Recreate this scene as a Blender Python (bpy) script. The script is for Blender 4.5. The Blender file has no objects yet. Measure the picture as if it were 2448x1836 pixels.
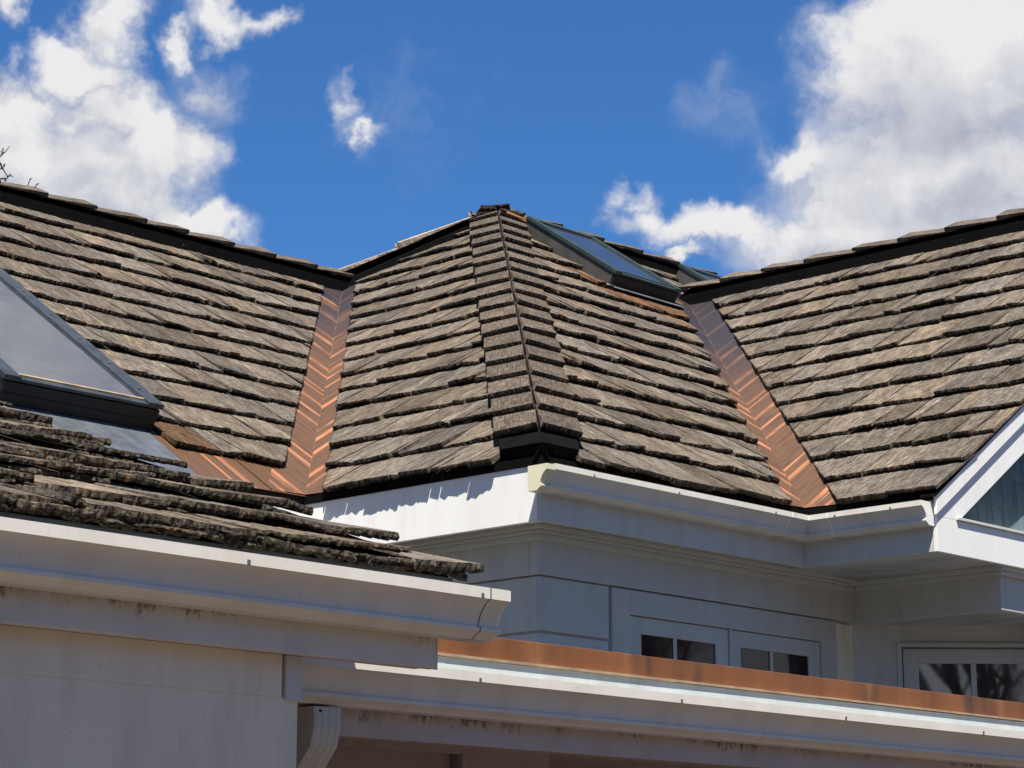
import bpy, math, random
from mathutils import Vector, Matrix
from math import radians, sin, cos, atan2, asin, degrees, sqrt, pi
random.seed(11)
scene = bpy.context.scene
COL = scene.collection

# ------------------------------------------------------------ camera
F_PX, PITCH, ROLL, YAW = 5716.4, .2217, -.0009, .7462
CAM = Vector((-8.5905, -7.7452, -2.2035))
fw = Vector((cos(PITCH)*cos(YAW), cos(PITCH)*sin(YAW), sin(PITCH)))
rt = fw.cross(Vector((0, 0, 1))).normalized()
up = rt.cross(fw)
rt2 = rt*cos(ROLL)+up*sin(ROLL)
up2 = up*cos(ROLL)-rt*sin(ROLL)
cd = bpy.data.cameras.new('camera')
cam = bpy.data.objects.new('camera', cd)
COL.objects.link(cam)
cam.matrix_world = Matrix(((rt2.x, up2.x, -fw.x, CAM.x), (rt2.y, up2.y, -fw.y, CAM.y), (rt2.z, up2.z, -fw.z, CAM.z), (0, 0, 0, 1)))
cd.sensor_width = 36
cd.lens = F_PX/2448*36
cd.clip_start = .05
cd.clip_end = 3000
scene.camera = cam

# ------------------------------------------------------------ light
SUN_DIR = Vector((-.38, -.35, 1)).normalized()      # towards the sun
SUN_EL = asin(SUN_DIR.z)
sd = bpy.data.lights.new('sun', 'SUN')
sd.energy = 5.0
sd.angle = radians(.53)
sd.color = (1, .95, .87)
sun = bpy.data.objects.new('sun', sd)
COL.objects.link(sun)
sun.rotation_euler = (-SUN_DIR).to_track_quat('-Z', 'Y').to_euler()
sun.location = (0, 0, 30)
scene.view_settings.view_transform = 'Standard'
scene.view_settings.look = 'None'
scene.view_settings.exposure = .95
scene.view_settings.gamma = 1

# ------------------------------------------------------------ sky
def build_world():
    w = bpy.data.worlds.new('World')
    scene.world = w
    w.use_nodes = True
    nt = w.node_tree
    nt.nodes.clear()
    N = nt.nodes.new
    L = nt.links.new
    def math_(op, a, b=None, c=None, clamp=False):
        n = N('ShaderNodeMath'); n.operation = op; n.use_clamp = clamp
        for i, v in enumerate((a, b, c)):
            if v is None: continue
            if isinstance(v, (int, float)): n.inputs[i].default_value = v
            else: L(v, n.inputs[i])
        return n.outputs[0]
    def vm(op, a, b=None):
        n = N('ShaderNodeVectorMath'); n.operation = op
        for i, v in enumerate((a, b)):
            if v is None: continue
            if isinstance(v, tuple): n.inputs[i].default_value = v
            else: L(v, n.inputs[i])
        return n
    sky = N('ShaderNodeTexSky'); sky.sky_type = 'NISHITA'; sky.sun_disc = False
    sky.sun_elevation = SUN_EL
    sky.sun_rotation = atan2(SUN_DIR.x, SUN_DIR.y)
    sky.air_density = 1.0; sky.dust_density = .25; sky.ozone_density = 2.2
    tint = N('ShaderNodeMix'); tint.data_type = 'RGBA'; tint.blend_type = 'MULTIPLY'
    tint.inputs[0].default_value = 1
    L(sky.outputs[0], tint.inputs[6]); tint.inputs[7].default_value = SKY_TINT
    tc = N('ShaderNodeTexCoord')
    sep = N('ShaderNodeSeparateXYZ'); L(tc.outputs['Generated'], sep.inputs[0])
    az = math_('MULTIPLY', math_('ARCTAN2', sep.outputs[1], sep.outputs[0]), 180/pi)
    el = math_('MULTIPLY', math_('ARCSINE', sep.outputs[2]), 180/pi)
    comb = N('ShaderNodeCombineXYZ'); L(az, comb.inputs[0]); L(el, comb.inputs[1])
    # cloud field as a node group, sampled twice (the second time a little towards the sun)
    g = bpy.data.node_groups.new('cloud_field', 'ShaderNodeTree')
    g.interface.new_socket('P', in_out='INPUT', socket_type='NodeSocketVector')
    g.interface.new_socket('F', in_out='OUTPUT', socket_type='NodeSocketFloat')
    gi = g.nodes.new('NodeGroupInput'); go = g.nodes.new('NodeGroupOutput')
    GN, GL = g.nodes.new, g.links.new
    def noise(vec, scale, detail, rough, dim='2D'):
        n = GN('ShaderNodeTexNoise'); n.noise_dimensions = dim
        n.inputs['Scale'].default_value = scale; n.inputs['Detail'].default_value = detail
        n.inputs['Roughness'].default_value = rough
        GL(vec, n.inputs['Vector']); return n
    def gv(op, a, b):
        n = GN('ShaderNodeVectorMath'); n.operation = op
        for i, v in enumerate((a, b)):
            if v is None: continue
            if isinstance(v, tuple): n.inputs[i].default_value = v
            else: GL(v, n.inputs[i])
        return n
    def gm(op, a, b=None, c=None):
        n = GN('ShaderNodeMath'); n.operation = op
        for i, v in enumerate((a, b, c)):
            if v is None: continue
            if isinstance(v, (int, float)): n.inputs[i].default_value = v
            else: GL(v, n.inputs[i])
        return n.outputs[0]
    P = gi.outputs[0]
    warp = noise(P, .32, 5, .6)
    wv = gv('MULTIPLY', gv('SUBTRACT', warp.outputs['Color'], (.5, .5, .5)).outputs[0], (3.2, 3.2, 0))
    P2 = gv('ADD', P, wv.outputs[0]).outputs[0]
    acc = None
    for (X, Y, rx, ry, a) in CLOUDS+OTHER_CLOUDS:
        if (X, Y, rx, ry, a) in OTHER_CLOUDS: ca, ce, k = X, Y, 1
        else:
            d = (fw + rt2*((X*1.1067-1224)/F_PX) - up2*((Y*1.1067-918)/F_PX)).normalized()
            ca, ce = degrees(atan2(d.y, d.x)), degrees(asin(d.z))
            k = 1.1067/F_PX*180/pi
        q = gv('MULTIPLY', gv('SUBTRACT', P2, (ca, ce, 0)).outputs[0], (cos(radians(ce))/(rx*k), 1/(ry*k), 0))
        ln = GN('ShaderNodeVectorMath'); ln.operation = 'LENGTH'; GL(q.outputs[0], ln.inputs[0])
        v = gm('MULTIPLY_ADD', ln.outputs['Value'], -a, a)
        acc = v if acc is None else gm('SMOOTH_MAX', acc, v, .18)
    # loose cumulus over the rest of the sky, outside the part the photograph shows
    gs = GN('ShaderNodeSeparateXYZ'); GL(P, gs.inputs[0])
    away = gm('MAXIMUM', gm('SUBTRACT', gm('ABSOLUTE', gm('SUBTRACT', gs.outputs[0], 43)), 16), gm('SUBTRACT', gs.outputs[1], 25))
    away = gm('MINIMUM', gm('MULTIPLY', away, .25), .0)
    gen = noise(gv('MULTIPLY', P, (1, 1.6, 1)).outputs[0], .055, 6, .55)
    gen2 = gm('ADD', gm('MULTIPLY_ADD', gen.outputs[0], 3.2, -2.6), away)
    acc = gm('MAXIMUM', acc, gen2)
    det = noise(P2, .62, 8, .56)
    amp = gm('MINIMUM', gm('MAXIMUM', gm('ADD', acc, .30), .12), .75)
    f = gm('ADD', acc, gm('MULTIPLY', gm('SUBTRACT', det.outputs[0], .53), amp))
    GL(f, go.inputs[0])
    def samp(vec):
        n = N('ShaderNodeGroup'); n.node_tree = g
        L(vec, n.inputs[0]); return n.outputs[0]
    f0 = samp(comb.outputs[0])
    f1 = samp(vm('ADD', comb.outputs[0], (-.25, .75, 0)).outputs[0])
    f2 = samp(vm('ADD', comb.outputs[0], (.1, 2.2, 0)).outputs[0])
    def ramp(v, a, b):
        n = N('ShaderNodeMapRange'); n.interpolation_type = 'SMOOTHSTEP'
        n.inputs[1].default_value = a; n.inputs[2].default_value = b
        L(v, n.inputs[0]); return n.outputs[0]
    alpha = ramp(f0, -.08, .56)
    diff = math_('SUBTRACT', f0, f1)
    diff2 = math_('SUBTRACT', f0, f2)
    lum = math_('ADD', math_('MULTIPLY', diff, .42), math_('MULTIPLY', diff2, .36))
    lum = math_('ADD', lum, math_('MULTIPLY_ADD', ramp(f0, .5, 1.3), -.16, .63), clamp=True)
    cr = N('ShaderNodeValToRGB'); L(lum, cr.inputs[0])
    e = cr.color_ramp.elements
    e[0].position = .05; e[0].color = (.40, .42, .53, 1)
    e[1].position = .95; e[1].color = (.97, .96, .97, 1)
    m = e.new(.5); m.color = (.62, .645, .73, 1)
    cs = N('ShaderNodeMix'); cs.data_type = 'RGBA'; cs.blend_type = 'MULTIPLY'; cs.inputs[0].default_value = 1
    L(cr.outputs[0], cs.inputs[6]); cs.inputs[7].default_value = (CLOUD_GAIN,)*3+(1,)
    cs.clamp_result = False
    mx = N('ShaderNodeMix'); mx.data_type = 'RGBA'
    L(alpha, mx.inputs[0]); L(tint.outputs[2], mx.inputs[6]); L(cs.outputs[2], mx.inputs[7])
    bg = N('ShaderNodeBackground'); bg.inputs[1].default_value = SKY_STRENGTH
    out = N('ShaderNodeOutputWorld')
    L(mx.outputs[2], bg.inputs[0]); L(bg.outputs[0], out.inputs[0])

SKY_STRENGTH = .05
SKY_TINT = (.40, .80, 1.26, 1)
CLOUD_GAIN = 9.0
CLOUDS = [  # centre and radii of each puff, in the units of the calibration sketch
    (130, 370, 330, 190, 1), (330, 320, 160, 150, 1), (60, 240, 170, 100, .9), (230, 240, 140, 110, .95),
    (180, 140, 120, 80, .8), (240, 40, 90, 100, .8), (10, 40, 60, 60, .7), (420, 500, 150, 80, 1), (260, 440, 220, 110, 1),
    (470, 20, 110, 70, .75), (410, 100, 60, 60, .6), (450, 190, 95, 95, .38), (560, 5, 70, 40, .42),
    (732, 212, 46, 48, .46), (785, 258, 70, 32, .46),
    (2080, 150, 380, 260, 1.2), (1890, 110, 170, 150, 1), (2050, 400, 420, 210, 1.2), (1760, 340, 150, 90, .9),
    (1900, 520, 420, 130, 1.1), (1560, 500, 220, 60, .9), (1400, 480, 90, 60, .7), (1390, 425, 50, 45, .4), (1490, 572, 70, 25, .7),
    (1565, 215, 50, 60, .10), (1560, 260, 55, 40, .08), (1630, 250, 45, 55, .10), (900, 240, 40, 50, .02),
    (-300, -500, 700, 380, 1.1), (500, -700, 600, 260, 1), (-900, -900, 700, 500, 1),
]
OTHER_CLOUDS = [(42, 41, 12, 6.5, .60), (60, 44, 14, 6, .9), (-122, 7, 13, 8, 1.0), (-38, 8, 10, 7, 1.0)]   # unseen clouds added for the glass reflections: azimuth, elevation, radii in degrees
build_world()

# ------------------------------------------------------------ node helpers
class Mat:
    def __init__(s, name, color=(.5, .5, .5), rough=.5, metal=0, spec=.5):
        s.m = bpy.data.materials.new(name); s.m.use_nodes = True
        s.nt = s.m.node_tree
        s.b = s.nt.nodes['Principled BSDF']
        s.b.inputs['Base Color'].default_value = (*color, 1)
        s.b.inputs['Roughness'].default_value = rough
        s.b.inputs['Metallic'].default_value = metal
        s.b.inputs['Specular IOR Level'].default_value = spec
    def n(s, t, **kw):
        x = s.nt.nodes.new(t)
        for k, v in kw.items(): setattr(x, k, v)
        return x
    def l(s, a, b): s.nt.links.new(a, b)
    def attr(s, name): return s.n('ShaderNodeAttribute', attribute_name=name)
    def coord(s): return s.n('ShaderNodeTexCoord').outputs['Object']
    def mapping(s, v, scale):
        m = s.n('ShaderNodeMapping'); m.inputs['Scale'].default_value = scale; s.l(v, m.inputs[0]); return m.outputs[0]
    def noise(s, v, scale, detail=4, rough=.55, dim='3D'):
        n = s.n('ShaderNodeTexNoise', noise_dimensions=dim)
        n.inputs['Scale'].default_value = scale; n.inputs['Detail'].default_value = detail; n.inputs['Roughness'].default_value = rough
        s.l(v, n.inputs['W' if dim == '1D' else 'Vector']); return n.outputs[0]
    def math(s, op, a, b=None, c=None, clamp=False):
        n = s.n('ShaderNodeMath', operation=op, use_clamp=clamp)
        for i, v in enumerate((a, b, c)):
            if v is None: continue
            if isinstance(v, (int, float)): n.inputs[i].default_value = v
            else: s.l(v, n.inputs[i])
        return n.outputs[0]
    def ramp(s, v, stops):
        r = s.n('ShaderNodeValToRGB'); s.l(v, r.inputs[0]); e = r.color_ramp.elements
        while len(e) < len(stops): e.new(.5)
        for q, (p, c) in zip(e, stops):
            q.position = p; q.color = (*c, 1) if len(c) == 3 else c
        return r.outputs[0]
    def step(s, v, a, b):
        n = s.n('ShaderNodeMapRange', interpolation_type='SMOOTHSTEP')
        n.inputs[1].default_value = a; n.inputs[2].default_value = b; s.l(v, n.inputs[0]); return n.outputs[0]
    def mix(s, f, a, b, mode='MIX'):
        n = s.n('ShaderNodeMix', data_type='RGBA', blend_type=mode)
        for i, v in ((0, f), (6, a), (7, b)):
            if isinstance(v, (int, float)): n.inputs[i].default_value = v
            elif isinstance(v, tuple): n.inputs[i].default_value = (*v, 1)
            else: s.l(v, n.inputs[i])
        return n.outputs[2]
    def base(s, c): s.l(c, s.b.inputs['Base Color'])
    def bump(s, h, strength=.3, dist=.01):
        n = s.n('ShaderNodeBump'); n.inputs['Strength'].default_value = strength; n.inputs['Distance'].default_value = dist
        s.l(h, n.inputs['Height']); s.l(n.outputs[0], s.b.inputs['Normal'])

def mat_shake(name, gain=1.0, warm=0.0, moss_shade=.95, MOSS_SHADE_HI=(.030, .022, .015), bumpd=.010):
    m = Mat(name, rough=.92, spec=.15)
    uv = m.attr('suv').outputs['Vector']; tone = m.attr('tone').outputs['Color']
    grain = m.noise(m.mapping(uv, (1, .13, .0)), 70, 6, .62)
    fine = m.noise(m.mapping(uv, (1, .35, .0)), 210, 3, .6)
    blot = m.noise(m.mapping(uv, (1, .45, .0)), 9, 5, .6)
    col = m.ramp(grain, [(.28, (.050*gain, .040*gain, .032*gain)), (.46, (.150*gain, .121*gain, (.095-.01*warm)*gain)),
                         (.60, (.245*gain, .203*gain, (.161-.02*warm)*gain)), (.8, (.36*gain, .308*gain, .254*gain))])
    col = m.mix(1, col, tone, 'MULTIPLY')
    bl = m.ramp(blot, [(.3, (.55, .53, .52)), (.5, (.95, .95, .95)), (.7, (1.22, 1.2, 1.16))])
    col = m.mix(1, col, bl, 'MULTIPLY')
    fr = m.ramp(fine, [(.3, (.7, .7, .7)), (.65, (1.15, 1.15, 1.15))])
    col = m.mix(.8, col, fr, 'MULTIPLY')
    oc = m.coord()
    mo = m.noise(oc, 42, 4, .7); mo2 = m.noise(oc, 120, 3, .7)
    col = m.mix(1, col, m.ramp(mo, [(.30, (.50, .48, .46)), (.48, (.96, .96, .96)), (.68, (1.28, 1.27, 1.24))]), 'MULTIPLY')
    col = m.mix(.7, col, m.ramp(mo2, [(.32, (.6, .6, .6)), (.62, (1.2, 1.2, 1.2))]), 'MULTIPLY')
    # decay and moss with butt shade painted in, along every shake's lower edge
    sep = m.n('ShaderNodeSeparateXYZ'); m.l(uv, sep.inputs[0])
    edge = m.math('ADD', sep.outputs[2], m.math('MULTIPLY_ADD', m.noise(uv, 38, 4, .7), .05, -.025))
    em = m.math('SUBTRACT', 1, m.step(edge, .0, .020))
    col = m.mix(m.math('MULTIPLY', em, moss_shade), col, m.mix(m.step(m.noise(m.coord(), 70, 3, .7), .42, .66), (.006, .0045, .003), MOSS_SHADE_HI))
    # lichen specks
    li = m.math('MULTIPLY', m.step(m.noise(m.mapping(uv, (1, 1, 0)), 60, 3, .7), .69, .76), m.step(m.noise(uv, 5, 2, .5), .52, .66))
    col = m.mix(m.math('MULTIPLY', li, .55), col, (.30, .32, .24))
    rust = m.math('MULTIPLY', m.math('SUBTRACT', 1, m.step(edge, .0, .05)), m.step(m.noise(uv, 17, 3, .6), .60, .70))
    col = m.mix(m.math('MULTIPLY', rust, .6), col, (.17, .075, .03))
    m.base(col)
    h = m.math('ADD', m.math('MULTIPLY', grain, .6), m.math('ADD', m.math('MULTIPLY', fine, .3), m.math('MULTIPLY', mo, .9)))
    m.bump(h, .85, bumpd)
    return m.m

def mat_copper(name, dark_v=3.5, dark_t=.36):
    m = Mat(name, rough=.5, metal=.15, spec=.2)
    uv = m.attr('suv').outputs['Vector']
    sep = m.n('ShaderNodeSeparateXYZ'); m.l(uv, sep.inputs[0])
    wob = m.math('MULTIPLY_ADD', m.noise(uv, 3, 3), .012, -.006)
    s1 = m.noise(m.math('ADD', sep.outputs[0], wob), 9.5, 2, .6, '1D')
    s2 = m.noise(m.mapping(uv, (1, .12, 0)), 30, 4, .7)
    base = m.ramp(s2, [(.3, (.080, .045, .026)), (.5, (.118, .063, .034)), (.72, (.158, .083, .044))])
    br = m.math('MULTIPLY', m.step(s1, .555, .60), m.step(m.noise(sep.outputs[0], 2.1, 1, .5, '1D'), .36, .46))
    br = m.math('MULTIPLY', br, m.step(m.noise(m.mapping(uv, (1, .5, 0)), 5.5, 3, .6), .28, .62))
    col = m.mix(m.math('MULTIPLY', br, .88), base, (.50, .205, .092))
    dk = m.math('MULTIPLY', m.step(sep.outputs[1], dark_v-1.3, dark_v+.8), m.step(m.noise(m.mapping(uv, (1, .3, 0)), 4.5, 3, .6), dark_t, dark_t+.14))
    col = m.mix(m.math('MULTIPLY', dk, .88), col, (.024, .026, .034))
    m.base(col)
    m.l(m.math('MULTIPLY_ADD', s2, .2, .4), m.b.inputs['Roughness'])
    m.bump(m.noise(m.mapping(uv, (1, .15, 0)), 14, 3), .25, .01)
    return m.m

def mat_copper_band(name):
    m = Mat(name, rough=.5, metal=.25)
    c = m.coord()
    s1 = m.noise(m.mapping(c, (1, 1, .12)), 7, 5, .55)
    s2 = m.noise(m.mapping(c, (1, 1, .3)), 2.3, 3, .6)
    col = m.ramp(s1, [(.25, (.12, .050, .020)), (.45, (.215, .084, .028)), (.6, (.25, .100, .033)), (.78, (.31, .150, .060))])
    dk = m.math('MULTIPLY', m.step(s2, .50, .62), m.step(s1, .40, .56))
    col = m.mix(m.math('MULTIPLY', dk, .9), col, (.06, .036, .026))
    m.base(col)
    m.bump(m.noise(c, 3.5, 2), .15, .02)
    return m.m

def mat_paint(name, color, dirt=.25, rough=.45, streak=(1, 1, .2), scale=9, bump=.08, spec=.22):
    m = Mat(name, rough=rough, spec=spec)
    c = m.coord()
    a = m.noise(m.mapping(c, streak), scale, 6, .62)
    b = m.noise(c, 1.7, 3, .55)
    d = tuple(x*(1-dirt) for x in color)
    col = m.mix(m.step(a, .40, .72), color, (d[0], d[1]*.985, d[2]*.96))
    col = m.mix(m.math('MULTIPLY', m.step(b, .45, .7), .5), col, (color[0]*.93, color[1]*.92, color[2]*.89))
    sp = m.step(m.noise(c, 55, 2, .5), .735, .76)
    col = m.mix(m.math('MULTIPLY', sp, .35), col, (.22, .2, .17))
    m.base(col)
    m.bump(m.noise(c, 25, 3), bump, .01)
    return m.m

def mat_stained(name, color):
    """painted board with grime hanging down from its top edge (uv z = distance below the edge)"""
    m = Mat(name, rough=.6, spec=.3)
    c = m.coord(); uv = m.attr('suv').outputs['Vector']
    sep = m.n('ShaderNodeSeparateXYZ'); m.l(uv, sep.inputs[0])
    drop = m.noise(m.mapping(uv, (1, .45, 0)), 34, 6, .78)
    k = m.math('SUBTRACT', m.math('MULTIPLY_ADD', drop, .24, .040), sep.outputs[1])
    patch = m.step(m.noise(m.mapping(uv, (1, 0, 0)), 1.6, 3, .6), .42, .58)
    f = m.math('MULTIPLY', m.step(k, -.005, .03), m.math('MULTIPLY', patch, .8))
    base = m.mix(m.step(m.noise(c, 6, 5), .4, .7), color, tuple(x*.88 for x in color))
    m.base(m.mix(f, base, (.06, .055, .04)))
    m.bump(m.noise(c, 25, 3), .08, .01)
    return m.m

def mat_glass(name, ior=1.7, color=(.012, .014, .018), rough=.02, wave=.0):
    m = Mat(name, color=color, rough=rough, spec=.5)
    m.b.inputs['IOR'].default_value = ior
    c = m.coord()
    if wave: m.bump(m.noise(c, 2.2, 2, .4), wave, .02)
    dust = m.noise(c, 7, 5, .6)
    m.base(m.mix(m.step(dust, .35, .8), color, tuple(x+.018 for x in color)))
    m.l(m.math('MULTIPLY_ADD', dust, .04, rough), m.b.inputs['Roughness'])
    return m.m

def mat_metal(name, color, rough=.4, metal=.7, var=.3):
    m = Mat(name, rough=rough, metal=metal)
    c = m.coord()
    m.base(m.mix(m.step(m.noise(m.mapping(c, (1, 1, .5)), 9, 5, .6), .35, .7), color, tuple(x*(1-var) for x in color)))
    m.bump(m.noise(c, 8, 3), .1, .01)
    return m.m

M = dict(
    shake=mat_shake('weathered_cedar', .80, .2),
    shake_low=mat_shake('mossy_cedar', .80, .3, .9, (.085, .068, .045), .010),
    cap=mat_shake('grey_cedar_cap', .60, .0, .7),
    copper=mat_copper('valley_copper'),
    copper_slate=mat_copper('valley_copper_slate', 2.9, .12),
    band=mat_copper_band('rusty_copper'),
    hem=mat_metal('bright_copper_hem', (.75, .52, .30), .35, .6, .35),
    white=mat_paint('white_enamel_sunlit', (.77, .76, .72), .08, .35, bump=.03),  # brighter copy of the white paint, sunlight lifted into its colour
    trim=mat_paint('white_trim_shaded', (.52, .52, .47), .10, .5),  # white board paint with shade put into its grey
    wall=mat_paint('wall_paint', (.50, .49, .44), .12, .6),
    wall_warm=mat_paint('cream_wall_paint', (.76, .675, .53), .14, .6),
    soffit=mat_paint('soffit_paint', (.50, .50, .47), .42, .65, (1, .25, 1), 4),
    stained=mat_stained('stained_board', (.58, .55, .49)),
    porch=mat_stained('stained_porch_board', (.46, .40, .37)),
    porchwall=mat_paint('porch_wall_paint', (.36, .30, .28), .2, .6),
    gutter=mat_paint('gutter_enamel_shaded', (.65, .62, .55), .10, .4, bump=.03),  # darker copy of the white, shade of the gutter faces in its colour
    cream=mat_paint('cream_plastic', (.62, .60, .42), .08, .4),
    black=mat_paint('black_vent', (.006, .0055, .0055), .3, .95, spec=.03),
    bronze=mat_metal('bronze_frame', (.11, .105, .09), .45, .4, .3),
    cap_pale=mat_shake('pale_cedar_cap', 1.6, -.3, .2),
    greenb=mat_metal('green_bronze_frame', (.05, .075, .065), .4, .4, .3),
    blueframe=mat_metal('blue_grey_frame', (.075, .088, .095), .4, .5, .4),
    dark=mat_metal('dark_curb', (.010, .010, .010), .5, .2, .3),
    lead=mat_metal('lead_sheet', (.17, .19, .21), .45, .5, .35),
    mint=mat_paint('mint_metal', (.60, .66, .63), .15, .5),
    gablesiding=mat_paint('blue_green_shingle', (.14, .19, .20), .35, .7, (1, 1, .15), 22),
    sky_glass=mat_glass('skylight_glass', 2.5, (.03, .035, .045), .03, .12),
    win_glass=mat_glass('window_glass', 1.43, (.016, .008, .009), .015, .1),
    bay_glass=mat_glass('bay_window_glass', 2.3, (.012, .014, .014), .005, .02),
    roofing=mat_paint('flat_roofing', (.075, .075, .08), .25, .9),
    deckwood=mat_paint('roof_boards', (.03, .022, .016), .3, .9),
    foliage=mat_paint('evergreen_foliage', (.035, .05, .025), .5, .8),
    bark=mat_paint('bark', (.16, .12, .09), .4, .9),
    moss_plant=mat_paint('dry_stem', (.10, .09, .05), .3, .9),
)

# ------------------------------------------------------------ mesh helpers
ROOTS = {}
def empty(name, loc, label, cat, group=None):
    o = bpy.data.objects.new(name, None); COL.objects.link(o); o.location = loc
    o['label'] = label; o['category'] = cat
    if group: o['group'] = group
    return o
def root_loc(o):
    while o is not None and o.parent is not None: o = o.parent
    return Vector(o.location) if o is not None else Vector((0, 0, 0))

class MB:
    def __init__(s): s.v = []; s.f = []; s.uv = []; s.tone = []
    def vert(s, p, uv=(0, 0, 0), tone=(1, 1, 1)):
        s.v.append(tuple(p)); s.uv.append(tuple(uv)); s.tone.append((*tone, 1)); return len(s.v)-1
    def poly(s, pts, uvs=None):
        i = [s.vert(p, uvs[k] if uvs else (0, 0, 0)) for k, p in enumerate(pts)]
        s.f.append(tuple(i)); return i
    def box(s, a, b, stain_axis=None):
        x0, y0, z0 = a; x1, y1, z1 = b
        x0, x1 = min(x0, x1), max(x0, x1); y0, y1 = min(y0, y1), max(y0, y1); z0, z1 = min(z0, z1), max(z0, z1)
        p = [(x, y, z) for z in (z0, z1) for y in (y0, y1) for x in (x0, x1)]
        i = [s.vert(q, (q[0]+q[1], z1-q[2], 0)) for q in p]
        for f in ((0, 2, 3, 1), (4, 5, 7, 6), (0, 1, 5, 4), (2, 6, 7, 3), (0, 4, 6, 2), (1, 3, 7, 5)):
            s.f.append(tuple(i[k] for k in f))
    def obox(s, O, A, B, C, a, b, c, uvscale=1):
        """box in an oblique frame: O origin, A,B,C unit axes, a,b,c = (lo,hi) ranges"""
        O, A, B, C = map(Vector, (O, A, B, C))
        i = []
        for w in c:
            for v in b:
                for u in a: i.append(s.vert(O+A*u+B*v+C*w, (u, v, 0)))
        for f in ((0, 2, 3, 1), (4, 5, 7, 6), (0, 1, 5, 4), (2, 6, 7, 3), (0, 4, 6, 2), (1, 3, 7, 5)):
            s.f.append(tuple(i[k] for k in f))
    def prism(s, pts, d):
        """polygon pts extruded by vector d"""
        n = len(pts); d = Vector(d)
        a = [s.vert(p, (p[0]+p[1], 0, 0)) for p in pts]; b = [s.vert(Vector(p)+d, (p[0]+p[1], 0, 0)) for p in pts]
        s.f.append(tuple(a)); s.f.append(tuple(reversed(b)))
        for i in range(n):
            j = (i+1) % n; s.f.append((a[i], b[i], b[j], a[j]))
    def sweep(s, prof, path, offs, cap=True, closed=True):
        """prof: (d,z) points; path: 3D points; offs: outward offset vector at each path point"""
        rings = []
        for p, o in zip(path, offs):
            p = Vector(p); o = Vector(o)
            rings.append([s.vert(p+o*d+Vector((0, 0, z)), (p.x+p.y, -z, 0)) for d, z in prof])
        n = len(prof)
        for r0, r1 in zip(rings, rings[1:]):
            for i in range(n if closed else n-1):
                j = (i+1) % n; s.f.append((r0[i], r0[j], r1[j], r1[i]))
        if cap and closed: s.f.append(tuple(rings[0])); s.f.append(tuple(reversed(rings[-1])))
    def tube(s, pts, radii, n=7):
        rings = []
        for k, p in enumerate(pts):
            p = Vector(p)
            d = (Vector(pts[min(k+1, len(pts)-1)])-Vector(pts[max(k-1, 0)])).normalized()
            a = d.cross(Vector((.3, .2, .93))); a = a.normalized() if a.length > .01 else Vector((1, 0, 0))
            b = d.cross(a)
            rings.append([s.vert(p+(a*cos(2*pi*i/n)+b*sin(2*pi*i/n))*radii[k]) for i in range(n)])
        for r0, r1 in zip(rings, rings[1:]):
            for i in range(n): s.f.append((r0[i], r0[(i+1) % n], r1[(i+1) % n], r1[i]))
        s.f.append(tuple(rings[0])); s.f.append(tuple(reversed(rings[-1])))
    def build(s, name, mat, parent=None, bevel=0, smooth=False, label=None, recalc=True):
        base = root_loc(parent)
        me = bpy.data.meshes.new(name)
        me.from_pydata([(Vector(p)-base)[:] for p in s.v], [], s.f)
        a = me.attributes.new('suv', 'FLOAT_VECTOR', 'POINT'); a.data.foreach_set('vector', [c for q in s.uv for c in q])
        a = me.attributes.new('tone', 'FLOAT_COLOR', 'POINT'); a.data.foreach_set('color', [c for q in s.tone for c in q])
        me.update()
        if recalc:
            import bmesh
            bm = bmesh.new(); bm.from_mesh(me); bmesh.ops.recalc_face_normals(bm, faces=bm.faces); bm.to_mesh(me); bm.free()
        me.materials.append(M[mat] if isinstance(mat, str) else mat)
        o = bpy.data.objects.new(name, me); COL.objects.link(o)
        if parent is not None: o.parent = parent
        if label: o['label'] = label
        if smooth:
            for p in me.polygons: p.use_smooth = True
        if bevel:
            b = o.modifiers.new('bevel', 'BEVEL'); b.width = bevel; b.segments = 2; b.limit_method = 'ANGLE'; b.angle_limit = radians(40)
        return o
def tag(o, label, cat, group=None):
    o['label'] = label; o['category'] = cat
    if group: o['group'] = group
    return o
def box(name, a, b, mat, parent, bevel=.003, label=None):
    m = MB(); m.box(a, b); return m.build(name, mat, parent, bevel, label=label)

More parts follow.
